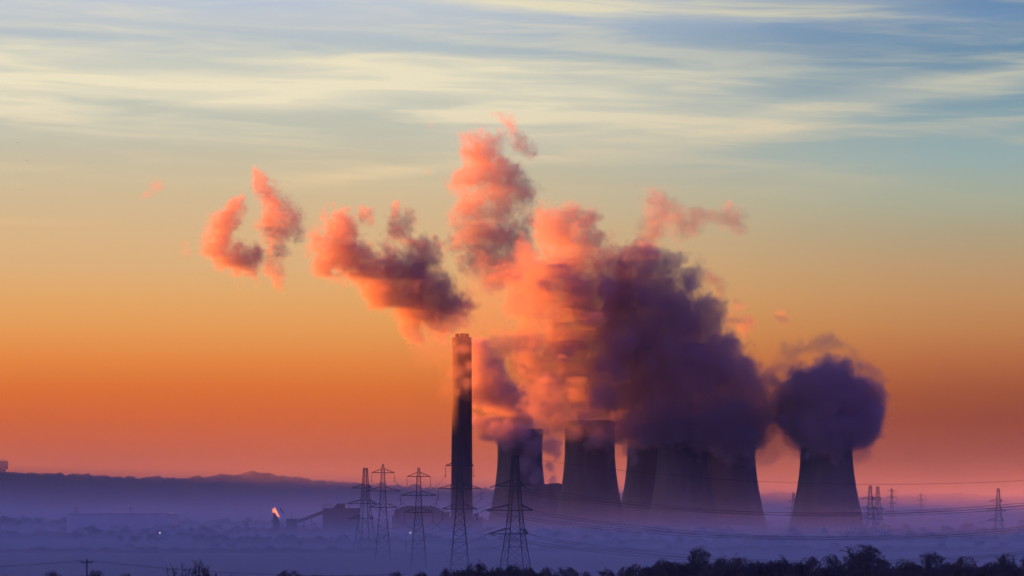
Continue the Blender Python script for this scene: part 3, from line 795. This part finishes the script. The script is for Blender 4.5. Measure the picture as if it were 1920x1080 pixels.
def steam(name, blobs, label, cat='steam cloud', vox=1.6, warp=9.0, ws=.018, fine=.42, fs=.040, thr=.10, gain=3.2, mat=None, D=3450, group=None, rough=.68, seed=0., k=.4, grow=1.15):
    """blobs: (x px, y px, radius px, extra depth m, strength) in photograph pixels at distance D"""
    s = ppm(D)
    B = []
    for b in blobs:
        x_, y_, r_ = b[:3]; dd = b[3] if len(b) > 3 else 0; amp = b[4] if len(b) > 4 else 1
        B.append((at(x_, y_, D + dd), r_ * grow / s, amp))
    pad = 1.15 
    lo = [min(c[i] - r * pad for c, r, _ in B) - warp * .8 for i in range(3)]
    hi = [max(c[i] + r * pad for c, r, _ in B) + warp * .8 for i in range(3)]
    org = Vector(((lo[0] + hi[0]) / 2, (lo[1] + hi[1]) / 2, lo[2]))
    def field(to_mesh):
        g = bpy.data.node_groups.new(name + '_field', 'GeometryNodeTree')
        g.interface.new_socket('Geometry', in_out='INPUT', socket_type='NodeSocketGeometry')
        g.interface.new_socket('Geometry', in_out='OUTPUT', socket_type='NodeSocketGeometry')
        n = NT(g); go = n.new('NodeGroupOutput'); n.new('NodeGroupInput')
        P = n.new('GeometryNodeInputPosition').outputs[0]
        Ps = n.vm('ADD', P, (seed * 37.1, seed * 11.3, seed * 5.7))
        w1 = n.vm('SUBTRACT', n.noise(Ps, ws, 3, .5, col=True), (.5, .5, .5))
        w2 = n.vm('SUBTRACT', n.noise(Ps, ws * 3.1, 3, .55, col=True), (.5, .5, .5))
        w3 = n.vm('SUBTRACT', n.noise(Ps, ws * 8., 3, .6, col=True), (.5, .5, .5))
        Pw = n.vm('ADD', P, n.vm('ADD', n.vm('ADD', n.vm('SCALE', w1, sc=warp * 3.0), n.vm('SCALE', w2, sc=warp * 1.6)), n.vm('SCALE', w3, sc=warp * .8)))
        acc = None
        for c, r, amp in B:
            d = n.vm('DISTANCE', Pw, tuple(c - org))
            v = n.m('MULTIPLY_ADD', d, -amp / r, amp)
            acc = v if acc is None else n.m('SMOOTH_MAX', acc, v, k)
        f1 = n.m('SUBTRACT', n.noise(n.vm('ADD', Pw, (31., 7., 11.)), fs, 8, rough), .5)
        f2 = n.m('SUBTRACT', n.noise(n.vm('ADD', Ps, (3., 70., 1.)), fs * 3.2, 6, .7), .5)
        v = n.m('ADD', acc, n.m('ADD', n.m('MULTIPLY', f1, fine * 3), n.m('MULTIPLY', f2, fine * 2.0)))
        v = n.m('MULTIPLY', n.m('SUBTRACT', v, thr), gain, clamp=True)
        vc = n.new('GeometryNodeVolumeCube')
        n.put(vc.inputs['Density'], v)
        vc.inputs['Min'].default_value = [lo[i] - org[i] for i in range(3)]
        vc.inputs['Max'].default_value = [hi[i] - org[i] for i in range(3)]
        vx = vox * 2.6 if to_mesh else vox
        for i, a in enumerate('XYZ'): vc.inputs['Resolution ' + a].default_value = max(8, int((hi[i] - lo[i]) / vx))
        if to_mesh:
            vm = n.new('GeometryNodeVolumeToMesh'); vm.inputs['Threshold'].default_value = .22
            n.l.new(vc.outputs[0], vm.inputs[0]); n.l.new(vm.outputs[0], go.inputs[0])
        else:
            sm = n.new('GeometryNodeSetMaterial'); sm.inputs['Material'].default_value = mat
            n.l.new(vc.outputs[0], sm.inputs[0]); n.l.new(sm.outputs[0], go.inputs[0])
        return g
    # the outline of the cloud: a closed body of thin vapour
    tmp = bpy.data.meshes.new('tmp'); to = bpy.data.objects.new('tmp', tmp); col.objects.link(to)
    md = to.modifiers.new('f', 'NODES'); md.node_group = field(True)
    dg = bpy.context.evaluated_depsgraph_get(); dg.update()
    me = bpy.data.meshes.new_from_object(to.evaluated_get(dg)); me.name = name
    bpy.data.objects.remove(to); bpy.data.meshes.remove(tmp)
    me.materials.clear()
    o = link(name, me, mVeil, None, org); tag(o, label, cat, group)
    # its dense body
    vd_ = bpy.data.volumes.new('dense_steam'); vd_.materials.append(mat)
    c = bpy.data.objects.new('dense_steam', vd_); col.objects.link(c); c.parent = o
    md = c.modifiers.new('steam_field', 'NODES'); md.node_group = field(False)
    return o

STEAM = (.61, .50, .56)      # one colour for all the steam; only its density varies
mVeil, _, _ = vol_mat('thin_vapour', STEAM, .12, .0015, attr=False)
def trail(*pts):
    """blobs strung along a line of (x, y, r) points"""
    out = []
    for a, b in zip(pts, pts[1:]):
        d = math.hypot(b[0] - a[0], b[1] - a[1]); k = max(1, int(d / (min(a[2], b[2]) * .7)))
        out += [tuple(a[q] + (b[q] - a[q]) * i / k for q in range(3)) for i in range(k)]
    return out + [pts[-1]]
mS, _, _ = vol_mat('steam', STEAM, .12, 0.1)
mB, _, _ = vol_mat('billowing_steam', STEAM, .12, 0.065)
mN, _, _ = vol_mat('dense_steam', STEAM, .12, 0.12)
mL, _, _ = vol_mat('loose_steam', STEAM, .12, 0.06)
mT, _, _ = vol_mat('thin_steam', STEAM, .12, 0.07)
mW, _, _ = vol_mat('wispy_steam', STEAM, .12, 0.04)
# the main bank above the middle towers: glowing lighter steam on the sunward side, dense shaded steam behind it
glow_ = [
 (1110, 760, 44, 10), (1120, 700, 58, 10), (1060, 700, 50, 20), (1060, 640, 60, 10), (1010, 690, 44, 20), (985, 650, 42, 30), (945, 640, 32, 30), (925, 660, 26, 30),
 (1110, 620, 66, 0), (1140, 560, 62, 0), (1080, 560, 64, 0), (1010, 560, 46, 10), (1015, 515, 40, 10), (1070, 490, 50, 0), (1130, 500, 46), (1150, 650, 50, -10),
 (1050, 430, 42, 0), (1095, 414, 30), (1030, 408, 28), (1065, 392, 22), (1090, 455, 38), (1125, 450, 24), (1045, 780, 36, 10), (1010, 750, 34, 20), (1090, 740, 40, 0),
 (1140, 800, 32, 0), (1110, 815, 26, -40, .8), (1020, 800, 24, 20, .8), (990, 600, 36, 20), (960, 575, 26, 30, .8),
]
steam('steam_cloud', glow_, 'glowing orange steam billowing above the second cooling tower from the left', mat=mL, D=3440, fine=.9, warp=11, fs=.05, vox=1.25, gain=2.2, k=.5, seed=20.)
main = [
 (1180, 800, 40, -10), (1235, 788, 52, -20), (1290, 778, 60, 0), (1345, 790, 60, -10), (1395, 792, 56, -20), (1424, 775, 42, -20),
 (1190, 730, 58, 0), (1250, 690, 78, -20), (1325, 700, 80, -20), (1385, 735, 58, -20), (1362, 665, 46, -10), (1325, 630, 46, -10),
 (1200, 650, 62, 0), (1270, 615, 66, 0), (1220, 545, 54, 0), (1285, 560, 38, -10), (1262, 494, 28, -10), (1300, 525, 30, -10), (1240, 520, 34), (1316, 575, 32, -10),
 (1180, 500, 34), (1205, 480, 24), (1205, 510, 44, -5), (1225, 585, 50, -25), (1180, 600, 46, -10), (1215, 640, 50, -30), (1180, 560, 50, 0), (1235, 500, 34, -5), (1280, 600, 56, -15), (1335, 605, 34, -10),
 (1200, 815, 30, -35), (1260, 812, 34, -40), (1320, 815, 34, -40), (1375, 820, 34, -30), (1415, 815, 30, -20),
]
steam('steam_cloud', main, 'huge purple to navy steam bank leaning up from the right-hand towers of the cluster', mat=mB, D=3450, fine=.78, warp=11, fs=.05, vox=1.25, gain=3.0, k=.5)
knots = [(1050, 522, 34), (1085, 535, 30), (1020, 540, 24), (1110, 590, 26), (1140, 545, 28), (1030, 728, 30), (1010, 760, 26), (1045, 755, 26), (1060, 665, 20), (1150, 690, 34), (1130, 745, 34), (1165, 640, 30), (1085, 430, 16), (1000, 640, 18), (1090, 780, 26)]
steam('steam_cloud', knots, 'darker purple lobes of steam standing out against the glowing orange steam', mat=mT, D=3395, fine=.8, warp=10, fs=.05, vox=1.25, gain=1.8, seed=21.)
rims = [(1195, 806, 30), (1235, 800, 36), (1280, 806, 36), (1325, 806, 34), (1370, 812, 36), (1412, 806, 30), (1255, 780, 34), (1345, 785, 36), (1300, 780, 32), (1395, 780, 32), (1160, 802, 22)]
steam('steam_cloud', rims, 'dense dark skirt of steam hiding the rims of the right-hand towers of the cluster', mat=mB, D=3400, fine=1.0, warp=11, fs=.05, vox=1.25, gain=1.8, seed=22.)
right = [(1552, 765, 74, -10), (1550, 808, 46, -44), (1512, 806, 30, -40), (1588, 808, 30, -40), (1500, 790, 36, -20), (1600, 800, 36, -20), (1500, 752, 42), (1600, 765, 48), (1555, 725, 48), (1505, 715, 34), (1618, 790, 34), (1628, 750, 28), (1480, 775, 26), (1540, 700, 26), (1578, 695, 20), (1612, 815, 22), (1545, 815, 46, 20), (1500, 800, 30)]
steam('steam_cloud', right, 'navy ball of steam sitting on the lone right cooling tower', mat=mN, seed=1., D=3420, fine=.6, warp=9, gain=2.8, fs=.05, grow=1.3, vox=1.25)
mush = trail((1430, 845, 18), (1445, 800, 22), (1455, 760, 20), (1448, 720, 14), (1465, 690, 13), (1485, 662, 13), (1515, 645, 12), (1550, 640, 10), (1580, 650, 8)) + \
    trail((1632, 720, 14), (1626, 690, 13), (1612, 668, 11), (1600, 655, 7)) + trail((1610, 830, 18), (1628, 848, 14)) + trail((1415, 860, 14), (1470, 830, 16), (1500, 820, 14))
steam('steam_cloud', mush, 'thin smoky wisps curling around the navy steam ball', mat=mW, seed=2., D=3425, fine=.95, warp=9, thr=.12, gain=1.2, grow=1.8, fs=.06)
left = [(948, 812, 24, -52), (978, 812, 20, -52), (930, 806, 20, -40), (975, 800, 34), (945, 800, 30), (985, 780, 28), (960, 760, 38), (930, 740, 38), (905, 715, 34), (925, 700, 34), (890, 690, 28), (900, 660, 30), (880, 740, 26), (915, 800, 26), (890, 790, 20), (955,820,24,-30)]
steam('steam_cloud', left, 'rust and purple steam leaning left off the leftmost cooling tower', mat=mS, seed=3., D=3930, fine=.5, warp=8, gain=2.6)
front = [(1000, 840, 22), (1030, 830, 20), (985, 870, 20), (1010, 885, 18), (1032, 870, 14), (1005, 900, 14), (1035, 895, 12), (1045,850,12)]
steam('steam_cloud', front, 'ragged lit steam low in front of the leftmost cooling tower', mat=mT, seed=4., D=3900, fine=.6, warp=7, gain=2.2)
low = [(1078, 815, 20), (1120, 825, 16), (1180, 840, 22), (1190, 860, 16), (1165, 815, 22), (1215, 830, 14), (1250, 838, 10), (1335, 830, 12)]
steam('steam_cloud', low, 'small lit rags of steam spilling below the rims of the middle towers', mat=mT, seed=5., D=3480, fine=.5, warp=6, gain=2.2)
drift = [(840, 580, 34), (800, 575, 40), (765, 595, 26), (780, 555, 34), (740, 540, 34), (820, 540, 26), (770, 510, 40), (730, 500, 40), (690, 500, 36), (790, 475, 28), (700, 540, 26),
         (650, 480, 38), (620, 460, 34), (640, 430, 28), (610, 500, 22), (650, 410, 18), (690, 400, 14), (745, 425, 20), (765, 415, 18), (740, 405, 14), (775, 450, 16), (855, 600, 14), (765, 618, 14)]
steam('steam_cloud', drift, 'long detached orange and purple cloud drifting left above the chimney top', mat=mS, seed=6., D=3650, fine=.85, warp=11, gain=1.9, grow=1.45, thr=.14, vox=1.25)
far1 = trail((440, 375, 13), (428, 392, 20), (412, 425, 24), (404, 460, 24), (432, 478, 30), (462, 490, 28), (478, 478, 16)) + trail((432, 380, 14), (452, 396, 9))
steam('steam_cloud', far1, 'crescent shaped puff, orange at the left and grey at the right, farthest left', mat=mS, seed=7., D=3760, fine=1.0, warp=9, gain=1.8, grow=1.35, fs=.06, thr=.16, vox=1.25)
far2 = trail((482, 332, 12), (492, 355, 18), (512, 382, 22), (530, 395, 20), (505, 415, 24), (525, 425, 24), (550, 410, 20), (558, 435, 13)) + trail((515, 430, 20), (520, 465, 20), (512, 500, 16), (525, 535, 10))
steam('steam_cloud', far2, 'ragged pale red puff between the crescent puff and the long drifting cloud', mat=mT, seed=8., D=3780, fine=1.1, warp=9, gain=1.5, grow=1.45, fs=.06, thr=.16, vox=1.25)
col_ = [(915, 325, 44), (905, 295, 34), (885, 345, 36), (935, 345, 36), (955, 335, 20), (905, 390, 42), (940, 390, 38), (978, 375, 24), (905, 440, 44), (950, 440, 40), (915, 490, 38), (950, 490, 36), (990, 420, 20), (985, 470, 26, -40), (960, 520, 34, -40), (1000, 500, 30, -80), (990, 545, 30, -80), (930, 530, 26)] + \
    trail((905, 290, 22), (880, 262, 14)) + trail((915, 280, 16), (945, 252, 12), (965, 240, 12)) + trail((925, 212, 6), (945, 216, 11), (965, 240, 14), (975, 262, 14), (990, 284, 10))
steam('steam_cloud', col_, 'tall faint red column with a hooked tip, highest of all the steam', mat=mT, seed=9., D=3600, fine=1.05, warp=12, gain=1.3, grow=1.4, thr=.16, vox=1.25)
wisp = trail((1212, 480, 14), (1218, 445, 14), (1232, 415, 16), (1240, 385, 18), (1230, 362, 13)) + trail((1240, 385, 16), (1262, 405, 18), (1285, 425, 18), (1305, 405, 14), (1335, 402, 10), (1372, 405, 15), (1385, 425, 10))
steam('steam_cloud', wisp, 'thin pinkish wisp hanging above the right shoulder of the steam bank', mat=mW, seed=10., D=3720, fine=.95, warp=9, gain=1.2, thr=.12, grow=1.9, fs=.06)
bits = [(1380, 572, 10)] + trail((1372, 600, 10), (1390, 605, 14), (1402, 600, 10), (1392, 620, 10)) + trail((1462, 592, 8), (1476, 598, 8)) + trail((1330, 520, 12), (1348, 532, 10), (1350, 555, 9))
steam('steam_cloud', bits, 'small grey scraps of steam in the orange sky right of the bank', mat=mW, seed=11., D=3500, fine=.9, warp=7, gain=1.6, thr=.05, grow=1.7, fs=.07)
veil = [(850, 640, 60), (880, 620, 60), (920, 600, 60), (960, 570, 60), (1000, 580, 60), (870, 700, 40), (900, 540, 50), (845, 720, 40), (800, 640, 46), (960, 620, 50)]
mV, _, _ = vol_mat('steam_veil', STEAM, .12, 0.0045)
steam('steam_cloud', veil, 'broad faint veil of vapour drifting across the top of the chimney', mat=mV, seed=12., D=3400, fine=.5, warp=14, ws=.012, gain=1.4, thr=.05)
top_ = [(868, 660, 12), (878, 690, 12), (862, 700, 14), (875, 720, 14), (860, 735, 10), (848, 700, 10)]
steam('steam_cloud', top_, 'small orange steam shreds crossing in front of the chimney', mat=mW, seed=13., D=3440, fine=.5, warp=6, gain=1.8, thr=.0)
specks = [(808, 235, 8), (805, 240, 6), (848, 198, 5), (295, 350, 14), (275, 365, 10), (350, 470, 10), (345, 455, 8), (800, 325, 8), (285, 345, 10)]
steam('steam_cloud', specks, 'barely visible pink scraps of vapour high in the sky', mat=mW, seed=14., D=3800, fine=.5, warp=6, gain=.8, thr=.0, vox=2.5)
ventp = [(905, 975, 6), (900, 980, 5), (910, 970, 5), (897, 985, 4)]
steam('steam_cloud', ventp, 'tiny pale puff of vent steam low beside the chimney foot', mat=mT, seed=15., D=3400, fine=.4, warp=3, gain=2., vox=1.2)
# ------------------------------------------------------------------ haze and ground mist
def vbox(name, x0, x1, y0, y1, z0, z1, mat):
    o = MB().box((x0 + x1) / 2, (y0 + y1) / 2, (z0 + z1) / 2, x1 - x0, y1 - y0, z1 - z0).build(name, mat)
    return tag(o, kind='stuff')
mH, _, _ = vol_mat('haze_air', (.85, .82, .86), .75, .4e-5, attr=False)
vbox('haze', -9300, 9400, -1000, 12700, -6, 520, mH)
mM, n, pv = vol_mat('ground_mist', (.88, .87, .995), -.1, 1., attr=False)
P = n.new('ShaderNodeNewGeometry').outputs['Position']; px_, py_, pz_ = n.sep(P)
d = n.m('ADD', n.m('MULTIPLY', n.m('EXPONENT', n.m('MULTIPLY', n.m('MAXIMUM', pz_, 0.), -1 / 8.)), 2.8e-3), n.m('MULTIPLY', n.m('MULTIPLY', n.m('EXPONENT', n.m('MULTIPLY', n.m('MAXIMUM', pz_, 0.), -1 / 28.)), 1.0e-4), n.m('SUBTRACT', n.mapr(py_, 3700., 5600., 1., 6.), n.mapr(py_, 7300., 8000., 0., 5.9))))
farm = n.m('MULTIPLY', n.m('MULTIPLY', n.mapr(py_, 4200., 5600.), n.mapr(py_, 8000., 7400.)), n.m('MULTIPLY', n.m('EXPONENT', n.m('MULTIPLY', n.m('MAXIMUM', pz_, 0.), -1 / 55.)), 2.6e-4))
d = n.m('ADD', d, farm)
nz = n.noise(n.vm('MULTIPLY', P, (.0014, .0006, .004)), 1., 2, .5)
n.put(pv.inputs['Density'], n.m('MULTIPLY', d, n.mapr(nz, .3, .7, .75, 1.25)))
mM.cycles.volume_step_rate = .25
vbox('ground_mist', -9200, 9300, 260, 12600, -5, 190, mM)
